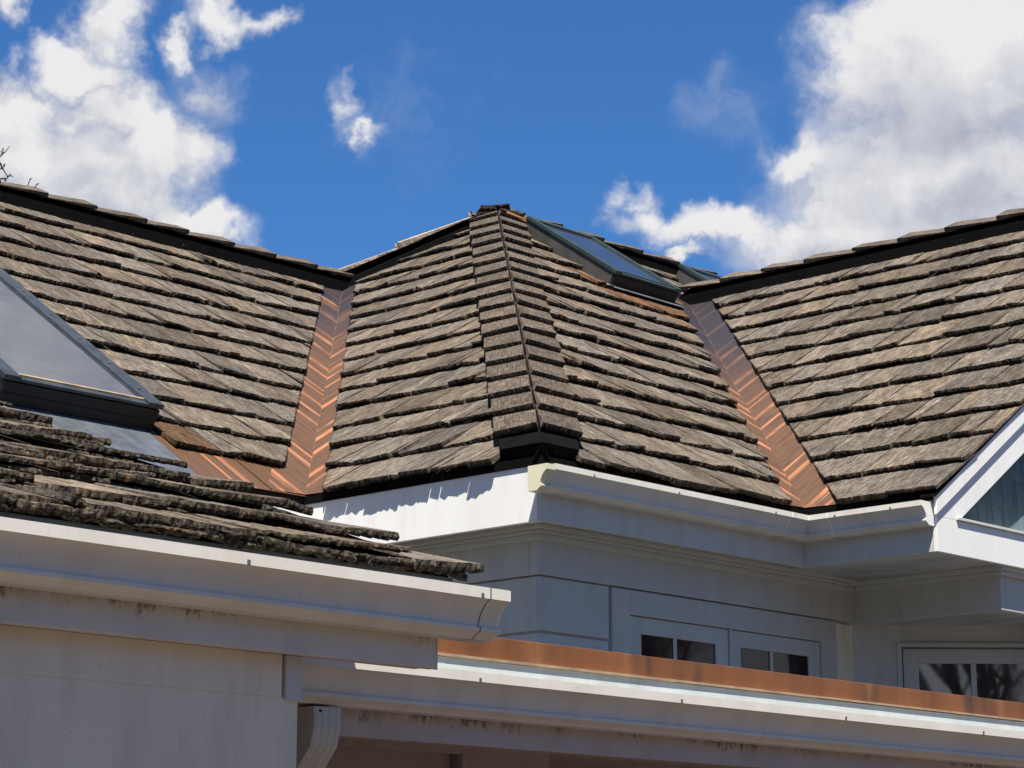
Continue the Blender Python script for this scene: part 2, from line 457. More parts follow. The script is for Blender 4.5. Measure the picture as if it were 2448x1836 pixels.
R = random.Random(5)
def shake(mb, O, S, T, N, s0, s1, tb, tt, H0, H1, thk, lo=None, hi=None, tone=(1, 1, 1), rough=1.0, exposure=.36, colw=.0125):
    w = s1-s0
    n = max(3, int(w/colw))
    ss = [s0+w*(k+(R.uniform(-.25, .25) if 0 < k < n else 0))/n for k in range(n+1)]
    uo = R.uniform(0, 40); vo = R.uniform(0, 40)
    hh = 0; wv = 0; rows = []
    tilt = R.uniform(-.009, .009)*rough
    skew = R.uniform(-.016, .016)*rough; ph = 0
    for k, x in enumerate(ss):
        hh = hh*.6+R.uniform(-.0014, .0014)*rough
        wv = wv*.72+R.uniform(-.0052, .0052)*rough
        a = tb+wv+skew*(k/n-.5); b = tt
        if lo is not None: a = max(a, lo(x)+R.uniform(-.004, .004))
        if hi is not None: b = min(b, hi(x))
        if b < a+.004: b = a+.004 if (hi is None or a < hi(x)) else None
        if b is None: rows.append(None); continue
        def H(t): return H0+(H1-H0)*min(1, max(0, (t-tb)/(tt-tb)))
        ed = a-tb if a-tb > .03 else 0
        hA = H(a)+hh+tilt*(k/n-.5)*2; hB = H(b)+hh*.6
        th = max(.005, thk+R.uniform(-.004, .004)) if ed == 0 else max(.008, thk*(1-ed/(tt-tb)))
        mid = a+(b-a)*R.uniform(.35, .6)
        pts = []
        for (t, h, ez) in ((a+R.uniform(-.002, .002), hA-th, 0), (a-.002+R.uniform(-.0045, .0045)*rough, hA-th*.5, 0), (a+.004, hA, .004), (a+.03, H(a+.03)+hh*1.1+tilt*(k/n-.5)*2, .03),
                           (mid, H(mid)+hh+R.uniform(-.001, .001), max(.031, mid-a)), (b, hB, max(.05, b-a))):
            if t > b: t = b
            pts.append(mb.vert(O+S*x+T*t+N*h, (x-s0+uo, t+vo, ez), tone))
        rows.append(pts)
    for r0, r1 in zip(rows, rows[1:]):
        if r0 is None or r1 is None: continue
        for q in range(5): mb.f.append((r0[q], r1[q], r1[q+1], r0[q+1]))
        mb.f.append((r0[0], r0[5], r1[5], r1[0]))
    for r in (rows[0], rows[-1]):
        if r: mb.f.append(tuple(r) if r is rows[0] else tuple(reversed(r)))

def rand_tone(r=None):
    r = r or R
    k = r.choice((.68, .80, .88, .95, 1.0, 1.07, 1.16))*r.uniform(.92, 1.08)
    h = r.uniform(-1, 1)
    return (k*(1+.05*h), k, k*(1-.07*h))

def shake_face(name, mat, parent, O, S, T, N, s_rng, t_rng, lo=None, hi=None, holes=(), e=.36, wid=(.14, .38),
               H0=.050, thk=.025, tone_fn=None, skip=None, start=0, label=None, smooth=False, drop=.014, s_jit=0, colw=.0125):
    O, S, T, N = map(Vector, (O, S, T, N))
    mb = MB()
    i = start
    while True:
        t0 = t_rng[0]+(i-start)*e
        if t0 > t_rng[1]: break
        ranges = [(s_rng[0], s_rng[1])]
        for (h0, h1, ta, tb_) in holes:
            if t0+e*.5 > ta and t0+e*.5 < tb_:
                nr = []
                for a, b in ranges:
                    if a < h0: nr.append((a, min(b, h0)))
                    if b > h1: nr.append((max(a, h1), b))
                    if b <= h0 or a >= h1: pass
                ranges = nr
        wave = R.uniform(-.004, .004)
        for a, b in ranges:
            if s_jit: b = b+R.uniform(-s_jit, s_jit)
            x = a
            first = True
            while x < b-.03:
                w = R.uniform(*wid) if R.random() > .18 else R.uniform(.05, .11)
                if first and s_jit == 0: w *= R.uniform(.4, 1)
                first = False
                x1 = min(b, x+w)
                if b-x1 < .06: x1 = b
                tb = t0+wave+R.uniform(-drop, drop)*(.3 if i == start and not s_jit else 1)
                tt = min(t0+e*1.4, t_rng[1]+.1)
                xm = (x+x1)/2
                ok = True
                if lo is not None and min(lo(x), lo(x1)) > tt-.01: ok = False
                if hi is not None and max(hi(x), hi(x1)) < tb+.02: ok = False
                if skip and skip(xm, t0): ok = False
                if ok:
                    tn = tone_fn(xm, t0) if tone_fn else rand_tone()
                    shake(mb, O, S, T, N, x+R.uniform(.003, .007), x1-R.uniform(.002, .006), tb, tt, H0+R.uniform(-.009, .009), .006, thk+R.uniform(-.008, .008), lo, hi, tn, exposure=e, colw=colw, rough=.5 if i == start and not s_jit else 1)
                x = x1
        i += 1
    return mb.build(name, mat, parent, recalc=True, label=label, smooth=smooth)

# ------------------------------------------------------------ ground
GZ = -3.85
g = MB()
g.poly([(-400, -400, GZ), (400, -400, GZ), (400, 400, GZ), (-400, 400, GZ)])
gm = Mat('paving', rough=.85)
c_ = gm.coord()
br = gm.n('ShaderNodeTexBrick'); br.inputs['Scale'].default_value = 4
br.inputs['Color1'].default_value = (.082, .056, .036, 1); br.inputs['Color2'].default_value = (.062, .038, .028, 1); br.inputs['Mortar'].default_value = (.07, .06, .055, 1)
gm.l(c_, br.inputs['Vector'])
gm.base(gm.mix(gm.step(gm.noise(c_, .4, 5), .4, .65), br.outputs[0], (.065, .045, .034)))
go_ = g.build('ground', gm.m); go_['kind'] = 'structure'

# ------------------------------------------------------------ main house
T_ = .677; CS = 1/sqrt(1+T_*T_); SN = T_*CS; K = sqrt(1+T_*T_)
ZR = .038; a_, b_ = 2.18, 1.72; W1 = 3.92; APX = 4.75
house = empty('house', (3, 3, GZ), 'white house with cedar shake roofs, copper valleys and rooftop skylights', 'house')
NA = (0, -SN, CS); NB = (-SN, 0, CS)
DA = (0, CS, SN); DB = (CS, 0, SN)
# decks (boards under the shakes), one slab each
def deck(pts, name='roof_deck'):
    m = MB(); m.prism([Vector(p) for p in pts], (0, 0, -.03)); return m.build(name, 'deckwood', house)
zA = lambda y: ZR+T_*y
zB = lambda x: ZR+T_*x
yl = b_+W1; xr = a_+W1; hz = ZR+T_*W1; az_ = ZR+T_*APX
deck([(0, 0, ZR), (a_, 0, ZR), (xr, W1, hz), (9.6, W1, hz), (9.6, APX, az_), (APX, APX, az_)])
deck([(0, 0, ZR), (APX, APX, az_), (9.5-yl+.0, yl, zB(9.5-yl)), (0, b_, ZR)])
deck([(0, b_, ZR), (W1, yl, hz), (-8, yl, hz), (-8, b_, ZR)])
deck([(a_, 0, ZR), (a_, -.87, ZR), (xr, -.87, hz), (xr, W1, hz)])
deck([(-8, yl, hz), (W1, yl, hz), (0, 2*yl-b_, ZR), (-8, 2*yl-b_, ZR)])
deck([(xr, -.87, hz), (xr+W1, -.87, ZR), (xr+W1, 0, ZR), (xr, W1, hz)])
deck([(APX, APX, az_), (9.6, APX, az_), (9.6, 9.5, ZR), (0, 9.5, ZR)])

# skylight footprints
SK1 = (4.74, 5.50, 3.60, 4.48); SK2 = (6.64, 7.43, 3.62, 4.48); SK3 = (-1.70, -.70, 2.20, 4.20)
# copper strips in the two valleys
def valley(P0, P1, dirs, name, label, width=.42, offs=.006, mat='copper'):
    mb = MB()
    P0 = Vector(P0); P1 = Vector(P1)
    n = 24
    for (rd, nn, sd_) in dirs:      # row direction pointing away from the crease, normal, row coordinate sign
        rd = Vector(rd); nn = Vector(nn)
        for k in range(n):
            q = []
            for (kk, w) in ((k, 0), (k, width), (k+1, width), (k+1, 0)):
                p = P0.lerp(P1, kk/n)
                pp = p+rd*w+nn*(offs+(.012 if w == 0 else 0))
                u = pp.dot(rd)*sd_
                q.append((pp, (u, (pp.z-ZR)/SN, 0)))
            mb.poly([x[0] for x in q], [x[1] for x in q])
    o = mb.build(name, mat, house, recalc=False, label=label)
    so = o.modifiers.new('thick', 'SOLIDIFY'); so.thickness = .002
    return o
vl = valley((0, b_, ZR), (W1, yl, hz), (((-1, 0, 0), NA, 1), ((0, -1, 0), NB, 1)), 'valley_flashing', 'orange copper valley between the left and middle roof slopes')
vr = valley((a_, 0, ZR), (xr, W1, hz), (((-1, 0, 0), NA, 1), ((0, -1, 0), NB, 1)), 'valley_flashing', 'orange and slate copper valley between the middle and right roof slopes', mat='copper_slate')
# crease line and cross seams of the valleys
for P0, P1, par in (((0, b_, ZR), (W1, yl, hz), vl), ((a_, 0, ZR), (xr, W1, hz), vr)):
    P0 = Vector(P0); P1 = Vector(P1)
    for fr in (.28, .60):
        mb = MB()
        c = P0.lerp(P1, fr)
        for rd, nn, sl in (((-1, 0, 0), NA, DA), ((0, -1, 0), NB, DB)):
            mb.obox(c, rd, sl, nn, (-.002, .3), (-.004, .004), (.004, .011))
        mb.build('seam', 'copper', par)
    mb = MB()
    d = (P1-P0).normalized(); nn = (Vector(NA)+Vector(NB)).normalized(); sd2 = d.cross(nn)
    mb.obox(P0, d, sd2, nn, (0, (P1-P0).length), (-.004, .004), (.012, .021))
    mb.build('crease', 'copper', par)

cutL = lambda c: (lambda s: 0)
# left slope (rows along x, rises towards +y)
loL = lambda x: max(.34, (x+.20)*K) if x > -.4 else 0
def toneL(s, t):
    if s < -.36 and t < .5: return (.66, .46, .33)
    return rand_tone()
shake_face('roof_slope', 'shake', house, (0, b_, ZR), (1, 0, 0), DA, NA, (-7.5, W1-.1), (.0, W1*K-.10),
           lo=lambda x: (x+.20)*K, holes=[(SK3[0]-.03, SK3[1]+.03, (SK3[2]-b_-.1)*K, (SK3[3]-b_)*K), (-2.4, -.69, -.1, .72), (-9, .5, -.1, .30)], tone_fn=toneL,
           label='left roof slope of weathered brown cedar shakes')
# middle left slope (rows along y, rises towards +x)
shake_face('roof_slope', 'shake', house, (0, 0, ZR), (0, 1, 0), DB, NB, (.0, yl+.1), (-.035, APX*K),
           lo=lambda y: (y-b_+.165)*K, hi=lambda y: min(y-.06, 9.5-y)*K, skip=lambda s, t: t < .05 and s < .27,
           label='middle roof slope left of the hip, weathered cedar shakes')
# middle right slope
def toneA(s, t):
    y = t/K
    if 2.25 < y < 3.6 and 4.35+(.35*(3.2-y)) < s < 5.95 and R.random() < .72:
        k = R.uniform(.8, 1.15); return (.98*k, .62*k, .43*k)
    return rand_tone()
shake_face('roof_slope', 'shake', house, (0, 0, ZR), (1, 0, 0), DA, NA, (.0, 9.4), (-.035, APX*K-.08),
           lo=lambda x: (x-a_+.15)*K if x < xr else (W1-.3)*K, hi=lambda x: (x-.06)*K, skip=lambda s, t: t < .05 and s < .27,
           holes=[(SK1[0]-.02, SK1[1]+.02, (SK1[2]-.1)*K, (SK1[3]-.05)*K), (SK2[0]-.02, SK2[1]+.02, (SK2[2]-.1)*K, (SK2[3]-.05)*K)],
           tone_fn=toneA, label='middle roof slope right of the hip, lighter cedar shakes')
# right slope
shake_face('roof_slope', 'shake', house, (a_, 0, ZR), (0, 1, 0), DB, NB, (-.905, W1), (-.035, W1*K-.08),
           lo=lambda y: (y+.24)*K, label='right roof slope of weathered grey brown cedar shakes')

# copper apron and lead sheet at the foot of the left slope
def sheet(name, mat, x0, x1, y0, y1, h, label=None, parent=house):
    mb = MB()
    q = [(x0, y0), (x1, y0), (x1, y1), (x0, y1)]
    mb.poly([Vector((x, y, zA(y-b_)))+Vector(NA)*h for x, y in q], [(x, 0, 0) for x, y in q])
    o = mb.build(name, mat, parent, recalc=False, label=label)
    s_ = o.modifiers.new('thick', 'SOLIDIFY'); s_.thickness = .003
    return o
ap = sheet('eave_flashing', 'copper', -.74, .02, b_-.01, b_+.50, .012, 'copper apron below the last row of shakes')
mb = MB(); mb.obox((-.25, b_, ZR), (1, 0, 0), DA, NA, (-.004, .004), (0, .5), (.012, .02)); mb.build('seam', 'copper', ap)
sheet('lead_apron', 'lead', -2.6, -.74, b_-.01, 2.30, .016, 'blue grey metal apron under the large skylight')

# hips and ridges
def cap_run(mb, vent, P0, P1, sides, e=.39, width=.262, raise_=.074, over=.0, tone_k=1.0):
    P0 = Vector(P0); P1 = Vector(P1); d = (P1-P0); Ln = d.length; d.normalize()
    for (sv, nv) in sides:
        sv = Vector(sv); nv = Vector(nv)
        vent.obox(P0, d, sv, nv, (-.225, Ln), (-.04, width-.02), (-.06, raise_-.004))
        t = 0; i = 0
        while t < Ln-.02:
            k = tone_k*R.uniform(.78, 1.18)
            shake(mb, P0+nv*raise_, sv, d, nv, -.040, width+R.uniform(-.008, .008), t+R.uniform(-.012, .012), min(t+e*1.35, Ln),
                  .044+R.uniform(-.004, .004), .004, .032, tone=(k*1.02, k*.99, k*.95), rough=.55)
            t += e; i += 1
def frame(nvec, d):      # direction in the plane, square to the hip
    return Vector(nvec).cross(Vector(d)).normalized()
P0 = Vector((0, 0, ZR)); P1 = Vector((APX, APX, az_)); dh = (P1-P0).normalized()
sA = frame(NA, dh); sA = sA if sA.x > 0 else -sA
sB = frame(NB, dh); sB = sB if sB.y > 0 else -sB
mb = MB(); vent = MB()
cap_run(mb, vent, P0+dh*.24, P1, (((1, 0, 0), NA), ((0, 1, 0), NB)), e=.405)
cap = mb.build('hip_cap', 'cap', house, label='grey cedar caps running up the middle hip to the peak')
vent.build('vent_strip', 'black', cap)

def ridge_run(name, P0, P1, side, e=.62, label=None, flat=.44, w=.155, vh=.105, light=1.0, far=True, mat='cap'):
    """raised black vent under thin cap boards; side = horizontal unit vector across the run, towards the viewer"""
    P0 = Vector(P0); P1 = Vector(P1); d = (P1-P0); Ln = d.length; d.normalize(); side = Vector(side)
    vm = MB()
    upv = side.cross(d); upv = upv if upv.z > 0 else -upv; upv.normalize()
    for sgn in ((1, -1) if far else (1,)):
        A = side*sgn
        pts = []
        for Q in (P0, P1):
            pts.append([Q+upv*(vh*.42)+A*0, Q+A*w+upv*(-w*T_*.95-.01), Q+A*w+upv*(-w*T_*.95-.01+vh*.86), Q+upv*(vh*.86)])
        i0 = [vm.vert(p) for p in pts[0]]; i1 = [vm.vert(p) for p in pts[1]]
        vm.f.append(tuple(i0)); vm.f.append(tuple(reversed(i1)))
        for k in range(4): j = (k+1) % 4; vm.f.append((i0[k], i1[k], i1[j], i0[j]))
    cm = MB()
    for sgn in (1, -1):
        sv = (side*sgn*cos(flat)-upv*sin(flat)).normalized(); nv = (upv*cos(flat)+side*sgn*sin(flat)).normalized()
        t = 0
        while t < Ln-.02:
            k = light*R.uniform(.8, 1.2)
            shake(cm, P0+upv*(vh*.80), sv, d, nv, 0, w+.02, t+R.uniform(-.02, .02), min(t+e*1.3, Ln), (.058 if flat < .4 else .048), .006, (.034 if flat < .4 else .028),
                  tone=(k, k*.98, k*.95), rough=.6)
            t += e
    o = cm.build(name, mat, house, label=label)
    vm.build('vent_strip', 'black', o)
    return o
ridge_run('ridge_cap', (W1-.02, yl, hz+.02), (-7.8, yl, hz+.02), (0, -1, 0), label='cedar ridge cap over black vent on the left roof', e=.42)
ridge_run('ridge_cap', (xr, W1-.05, hz+.02), (xr, -.93, hz+.02), (-1, 0, 0), label='cedar ridge cap over black vent on the right roof', e=.42, light=1.25)
ridge_run('ridge_cap', (9.4, APX, az_+.02), (APX+.1, APX, az_+.02), (0, -1, 0), label='ridge cap behind the small skylights', e=.5, vh=.08, w=.12)
Q0 = Vector((9.5-yl-.02, yl+.04, zB(9.5-yl)+.02)); Q1 = Vector((APX-.1, APX+.1, az_-.04))
dd = (Q1-Q0).normalized(); sdv = dd.cross(Vector((0, 0, 1))).normalized()
sdv = sdv if sdv.dot(Vector((-1, -1, 0))) > 0 else -sdv
ridge_run('hip_cap', Q0, Q1, sdv, label='pale capped far hip left of the peak', e=.62, light=1.7, vh=.10, w=.13, flat=.30, mat='cap_pale')
# small loose caps at the peak
mb = MB()
for k in range(6):
    a = -.8+R.uniform(-.35, .35); p = P1+Vector((.035*(k-2.5), -.035*(k-2.5), .085+R.uniform(-.008, .014)-.028*abs(k-2.5)))
    sv = Vector((cos(a), sin(a), R.uniform(-.16, .1))).normalized(); dv = Vector((-sin(a), cos(a), R.uniform(.0, .15))).normalized()
    shake(mb, p, sv, dv, sv.cross(dv), -.08, .08, -.1, .1, .03, .004, .02, tone=(.45, .42, .4))
mb.build('peak_cap', 'cap', house, label='dark overlapping cap pieces on the peak')
mb = MB(); mb.obox(P1, sA, -dh, NA, (.03, .20), (.02, .22), (.105, .112)); mb.build('copper_patch', 'band', house, label='small copper patch just right of the peak')

# ---- skylights
def skylight(x0, x1, y0, y1, zf, h, mats, label, bar=.055, rivets=False):
    O = Vector((0, 0, 0)); X = Vector((1, 0, 0)); D = Vector(DA); Nn = Vector(NA)
    def pt(x, y): return Vector((x, y, zf(y)))
    Y0 = 0; Y1 = (y1-y0)*K; B = pt(0, y0)
    m = MB()
    t = .03
    m.obox(B, X, D, Nn, (x0, x0+t), (0, Y1), (-.0, h))
    m.obox(B, X, D, Nn, (x1-t, x1), (0, Y1), (-.0, h))
    m.obox(B, X, D, Nn, (x0+t, x1-t), (Y1-t, Y1), (-.0, h))
    fr = m.build('skylight', mats[0], house, .003, label=label)
    m = MB(); m.obox(B, X, D, Nn, (x0+.001, x1-.001), (-.028, -.001), (0, h-.006)); m.obox(B, X, D, Nn, (x0+.02, x1-.02), (-.034, -.028), (h*.45, h*.52))
    m.build('front_curb', 'dark', fr, .003)
    m = MB()
    hh = h+.001
    m.obox(B, X, D, Nn, (x0-.012, x0+bar), (-.03, Y1+.012), (hh, hh+.03))
    m.obox(B, X, D, Nn, (x1-bar, x1+.012), (-.03, Y1+.012), (hh, hh+.03))
    m.obox(B, X, D, Nn, (x0+bar, x1-bar), (Y1-bar, Y1+.012), (hh, hh+.03))
    m.obox(B, X, D, Nn, (x0+bar, x1-bar), (-.03, .02), (hh, hh+.018))
    m.build('frame', mats[2], fr, .003)
    m = MB(); m.obox(B, X, D, Nn, (x0+bar-.004, x1-bar+.004), (.0205, Y1-bar+.004), (hh+.006, hh+.016)); m.build('glass_pane', 'sky_glass', fr)
    m = MB()
    m.obox(B, X, D, Nn, (x0+bar, x1-bar), (.021, .040), (hh+.017, hh+.024)); m.build('glazing_bar', 'hem' if rivets else mats[2], fr)
    if rivets:
        k = .15
        while k < Y1:
            m = MB(); m.obox(B, X, D, Nn, (x1-bar*.5-.007, x1-bar*.5+.007), (k, k+.014), (hh+.03, hh+.036)); k += .33
            m.build('rivet', 'lead', fr)
    return fr
zAA = lambda y: zA(y)+.01
zLL = lambda y: zA(y-b_)+.01
skylight(*SK1, zAA, .125, ('bronze', 'greenb', 'greenb'), 'small skylight on the middle slope just right of the peak')
skylight(*SK2, zAA, .125, ('bronze', 'greenb', 'greenb'), 'farther small skylight half hidden by the right ridge')
skylight(*SK3, zLL, .135, ('blueframe', 'dark', 'blueframe'), 'large skylight on the left slope reflecting clouds', bar=.09, rivets=True)
mb = MB(); mb.obox((0, SK1[2]-.03, zA(SK1[2]-.03)), (1, 0, 0), DA, NA, (SK1[0]-.03, SK1[1]+.06), (-.06, -.002), (.044, .048)); mb.build('skylight_apron', 'lead', house, label='pale metal apron below the small skylight')

# ---- gutters
NOUT = 19
def kprof(h=.127, w=.127):
    kx, kz = w/.127, h/.127
    outer = [(0.0, -.127), (.060, -.127), (.064, -.122), (.068, -.119), (.080, -.112), (.0875, -.108), (.0885, -.103), (.0875, -.0975), (.080, -.0945), (.0805, -.088), (.084, -.075),
             (.093, -.058), (.102, -.046), (.111, -.037), (.119, -.0315), (.122, -.030), (.127, -.0285), (.127, .0)]
    inner = [(.1245, .0), (.1245, -.026), (.116, -.031), (.101, -.042), (.0905, -.055), (.081, -.075), (.0775, -.095), (.062, -.112), (.057, -.124), (.0025, -.124), (.0025, .0), (0, 0)]
    return [(x*kx, z*kz) for x, z in outer+inner], [(x*kx, z*kz) for x, z in outer+[(.127, -.001), (0, -.001)]]
def gutter(parent, path, offs, h, w, mat='gutter', label=None, caps=(None, None), hangers=()):
    prof, solid = kprof(h, w)
    m = MB(); m.sweep(prof, path, offs)
    g_ = m.build('gutter', mat, parent, label=label)
    for idx, cm in enumerate(caps):
        if cm is None: continue
        k = 0 if idx == 0 else -1
        p = Vector(path[k]); q = Vector(path[1 if idx == 0 else -2]); d = (p-q).normalized()
        m = MB(); m.sweep([(x*1.0, z) for x, z in solid], [p+d*.0005, p+d*.004], [offs[k], offs[k]])
        m.build('end_cap', cm, g_)
    for (p, d, o) in hangers:
        p = Vector(p); d = Vector(d); o = Vector(o)
        m = MB()
        m.obox(p, d, o, (0, 0, 1), (-.0045, .0045), (.0004, .003), (-.0285, -.017))
        m.build('hanger', 'lead' , g_)
    return g_
GA = -.018
hang = [((x, -.127, GA), (1, 0, 0), (0, -1, 0)) for x in (.25, .92, 1.75)]+[((2.053, y, GA), (0, -1, 0), (-1, 0, 0)) for y in (-.30, -.66)]
ga = gutter(house, [(-.036, 0, GA), (a_, 0, GA), (a_, -.852, GA)], [(0, -1, 0), (-1, -1, 0), (-1, 0, 0)], .127, .127, label='white upper gutter turning the inside corner',
            caps=('cream', 'white'), hangers=hang)
# open cream stub left of the corner
m = MB(); prof, solid = kprof(.127, .127)
m.sweep(solid, [(-.10, 0, GA-.006), (-.041, 0, GA-.006)], [(0, -1, 0)]*2); m.build('end_cap', 'cream', ga, label='cream plastic gutter end box at the corner')
# mitre strips
for p, d, o in (((1.90, 0, GA), (1, 0, 0), (0, -1, 0)), ((a_, -.24, GA), (0, -1, 0), (-1, 0, 0))):
    m = MB(); P = Vector(p); dv = Vector(d)
    outer = kprof()[0][:NOUT]
    ring = [(x+.0012, z) for x, z in outer]+[(x-.0005, z) for x, z in reversed(outer)]
    m.sweep(ring, [P, P+dv*.012], [o, o]); m.build('joint_strip', 'white', ga)
# downspout outlet etc. not visible

# ---- fascias, soffit, friezes
HF = .2815
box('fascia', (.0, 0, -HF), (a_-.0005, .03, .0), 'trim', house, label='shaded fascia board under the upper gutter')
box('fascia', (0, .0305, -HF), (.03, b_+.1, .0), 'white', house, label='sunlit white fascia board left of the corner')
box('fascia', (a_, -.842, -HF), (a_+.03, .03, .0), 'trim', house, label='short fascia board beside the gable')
box('fascia', (-8, b_, -HF), (-.001, b_+.03, .0), 'white', house, label='fascia board of the left slope')
# black drip edge over the fascias
mb = MB(); mb.box((-.012, -.012, .0015), (a_+.02, .05, ZR+.004)); mb.box((-.012, .051, .0015), (.05, b_, ZR+.004)); mb.box((a_-.012, -.86, .0015), (a_+.05, -.013, ZR+.004))
mb.build('drip_edge', 'black', house)
mb = MB(); mb.box((.031, .031, -.262), (a_+.02, .205, -.25)); mb.box((.03, .206, -.262), (.205, b_+.2, -.25)); mb.build('soffit', 'soffit', house)
box('soffit', (a_+.03, -.84, -.272), (2.93, .20, -.26), 'soffit', house, label='wide stained soffit beside the gable')
# crown moulding stepping down from soffit to frieze
mb = MB()
for (o, z0, z1) in ((.125, -.285, -.262), (.150, -.303, -.285), (.168, -.332, -.303)):
    mb.box((o, o, z0), (2.92, .20, z1)); mb.box((o, .2005, z0), (.20, b_+.2, z1))
mb.build('crown_moulding', 'trim', house, .004)
mb = MB()
for (o, z0, z1) in ((.05, -.30, -.272), (.028, -.325, -.30)):
    mb.box((2.92-o, -.79-o, z0), (2.92, .16, z1)); mb.box((2.9205, -.79-o, z0), (9, -.79, z1))
mb.build('crown_moulding', 'trim', house, .004)
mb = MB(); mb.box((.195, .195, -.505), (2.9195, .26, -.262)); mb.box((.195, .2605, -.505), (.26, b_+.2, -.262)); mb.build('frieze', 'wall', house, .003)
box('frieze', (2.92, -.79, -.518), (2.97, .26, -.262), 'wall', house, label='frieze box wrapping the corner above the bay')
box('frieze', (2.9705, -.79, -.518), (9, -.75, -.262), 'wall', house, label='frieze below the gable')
box('soffit', (2.9705, -.7495, -.516), (9, .6, -.50), 'soffit', house)
# walls
mb = MB(); mb.box((.222, .222, GZ), (2.96, .30, -.4)); mb.box((.222, .301, GZ), (.30, b_+.5, -.4)); mb.box((-8, b_+.22, GZ), (.221, b_+.3, -.2)); mb.build('wall', 'wall', house)
# siding panels left of the windows, both sides of the corner
mb = MB()
mb.box((.205, .205, -.783), (.742, .2215, -.513)); mb.box((.212, .210, -1.06), (.742, .2215, -.795)); mb.box((.212, .210, -1.6), (.742, .2215, -1.07))
mb.box((.205, .2217, -.783), (.2215, 1.9, -.513)); mb.box((.212, .2217, -1.06), (.2215, 1.9, -.795)); mb.box((.212, .2217, -1.6), (.2215, 1.9, -1.07))
mb.build('siding', 'wall', house, .003)
# window casing board with two openings
mb = MB()
yc0, yc1 = .196, .2215
mb.box((.760, yc0, -1.5), (.905, yc1, -.514)); mb.box((.9055, yc0, -.642), (2.595, yc1, -.514)); mb.box((2.5955, yc0, -1.5), (2.738, yc1, -.514)); mb.box((1.745, yc0+.001, -1.5), (1.762, yc1, -.6425))
mb.build('window_casing', 'wall', house, .003)
box('siding', (2.752, .206, -1.5), (2.915, .2215, -.52), 'wall_warm', house, label='narrow warm grey panel beside the inside corner')
def window(x0, x1, g0, g1, mu):
    m = MB(); zt = -.648; zg = -.735; zb = -1.45
    y0, y1 = .206, .22
    m.box((x0+.008, y0, zb), (g0, y1, zt)); m.box((g1, y0, zb), (x1-.008, y1, zt)); m.box((g0+.0002, y0, zg), (g1-.0002, y1, zt)); m.box((g0+.0002, y0, zb), (g1-.0002, y1, zb+.09))
    f = m.build('window', 'wall', house, .002, label='casement window '+('nearer the roof corner' if x0 < 1.2 else 'beside the inside corner'))
    box('pane', (g0, .2155, zb+.09), (g1, .2195, zg), 'win_glass', f, 0)
    m = MB(); m.box((mu-.014, .2085, zb+.09), (mu+.014, .2152, zg)); m.box((g0, .209, -1.06), (mu-.0145, .2152, -1.035)); m.box((mu+.0145, .209, -1.06), (g1, .2152, -1.035)); m.build('muntin', 'wall', f, .002)
window(.905, 1.745, 1.0, 1.63, 1.284)
window(1.762, 2.595, 1.847, 2.481, 2.133)
# 45 degree bay wall right of the inside corner
BO = Vector((2.92, .20, 0)); BX = Vector((1, -1, 0)).normalized(); BN = Vector((-1, -1, 0)).normalized(); ZV = (0, 0, 1)
def bx(mb, a, z, n): mb.obox(BO, BX, BN, ZV, a, n, z)
sq = sqrt(2)
wl, wr = (3.116-2.92)*sq, 1.15
mb = MB(); bx(mb, (-.25, wl), (GZ, -.50), (-.1, 0)); bx(mb, (wl+.0002, wr), (-.645, -.50), (-.1, 0)); bx(mb, (wr+.0002, 2.2), (GZ, -.50), (-.1, 0)); bx(mb, (wl+.0002, wr), (GZ, -1.5), (-.1, 0)); mb.build('bay_wall', 'wall', house, .002)
mb = MB(); gl = (3.185-2.92)*sq; gr = wr-.1; mu = (3.411-2.92)*sq; mu2 = gl+(mu-gl)*2
bx(mb, (wl-.03, wl-.003), (-1.5, -.62), (.0005, .012)); bx(mb, (wl-.03, wr+.03), (-.648+.002, -.622), (.0125, .02))
mb.build('window_casing', 'wall', house, .002)
mb = MB(); bx(mb, (wl+.008, gl), (-1.49, -.655), (-.03, -.008)); bx(mb, (gr, wr-.008), (-1.49, -.655), (-.03, -.008)); bx(mb, (gl+.0002, gr-.0002), (-.739, -.655), (-.03, -.008))
bx(mb, (wl+.001, wr-.001), (-1.5, -.646), (-.05, -.0305))
bw = mb.build('window', 'wall', house, .002, label='bay window at the right edge reflecting bare trees')
mb = MB(); bx(mb, (gl, gr), (-1.49, -.7395), (-.022, -.017)); mb.build('pane', 'bay_glass', bw)
mb = MB(); bx(mb, (mu-.016, mu+.016), (-1.49, -.74), (-.0165, -.0095)); bx(mb, (mu2-.016, mu2+.016), (-1.49, -.74), (-.0165, -.0095)); mb.build('muntin', 'wall', bw, .002)
# body walls behind, to close the house
mb = MB(); mb.box((9, -.6, GZ), (9.1, 9, -.26)); mb.box((3.6, -.74, GZ), (9, -.66, -.52)); mb.box((-8, 9.0, GZ), (9, 9.1, -.2)); mb.box((-8, 2.03, GZ), (-7.9, 9, -.2)); mb.build('rear_wall', 'wall', house)

# ---- gable at the right
def rake(mb, y0, y1, dtop, dbot, x0, x1):
    """board running up the rake between two depths below the deck line"""
    z = lambda x: ZR+T_*(x-a_)
    mb.prism([(x0, y0, z(x0)-dtop), (x1, y0, z(x1)-dtop), (x1, y0, z(x1)-dbot), (x0, y0, z(x0)-dbot)], (0, y1-y0, 0))
zc = lambda x: ZR+T_*(x-a_)
mb = MB()
x1 = xr
z0 = lambda x, d: zc(x)-d
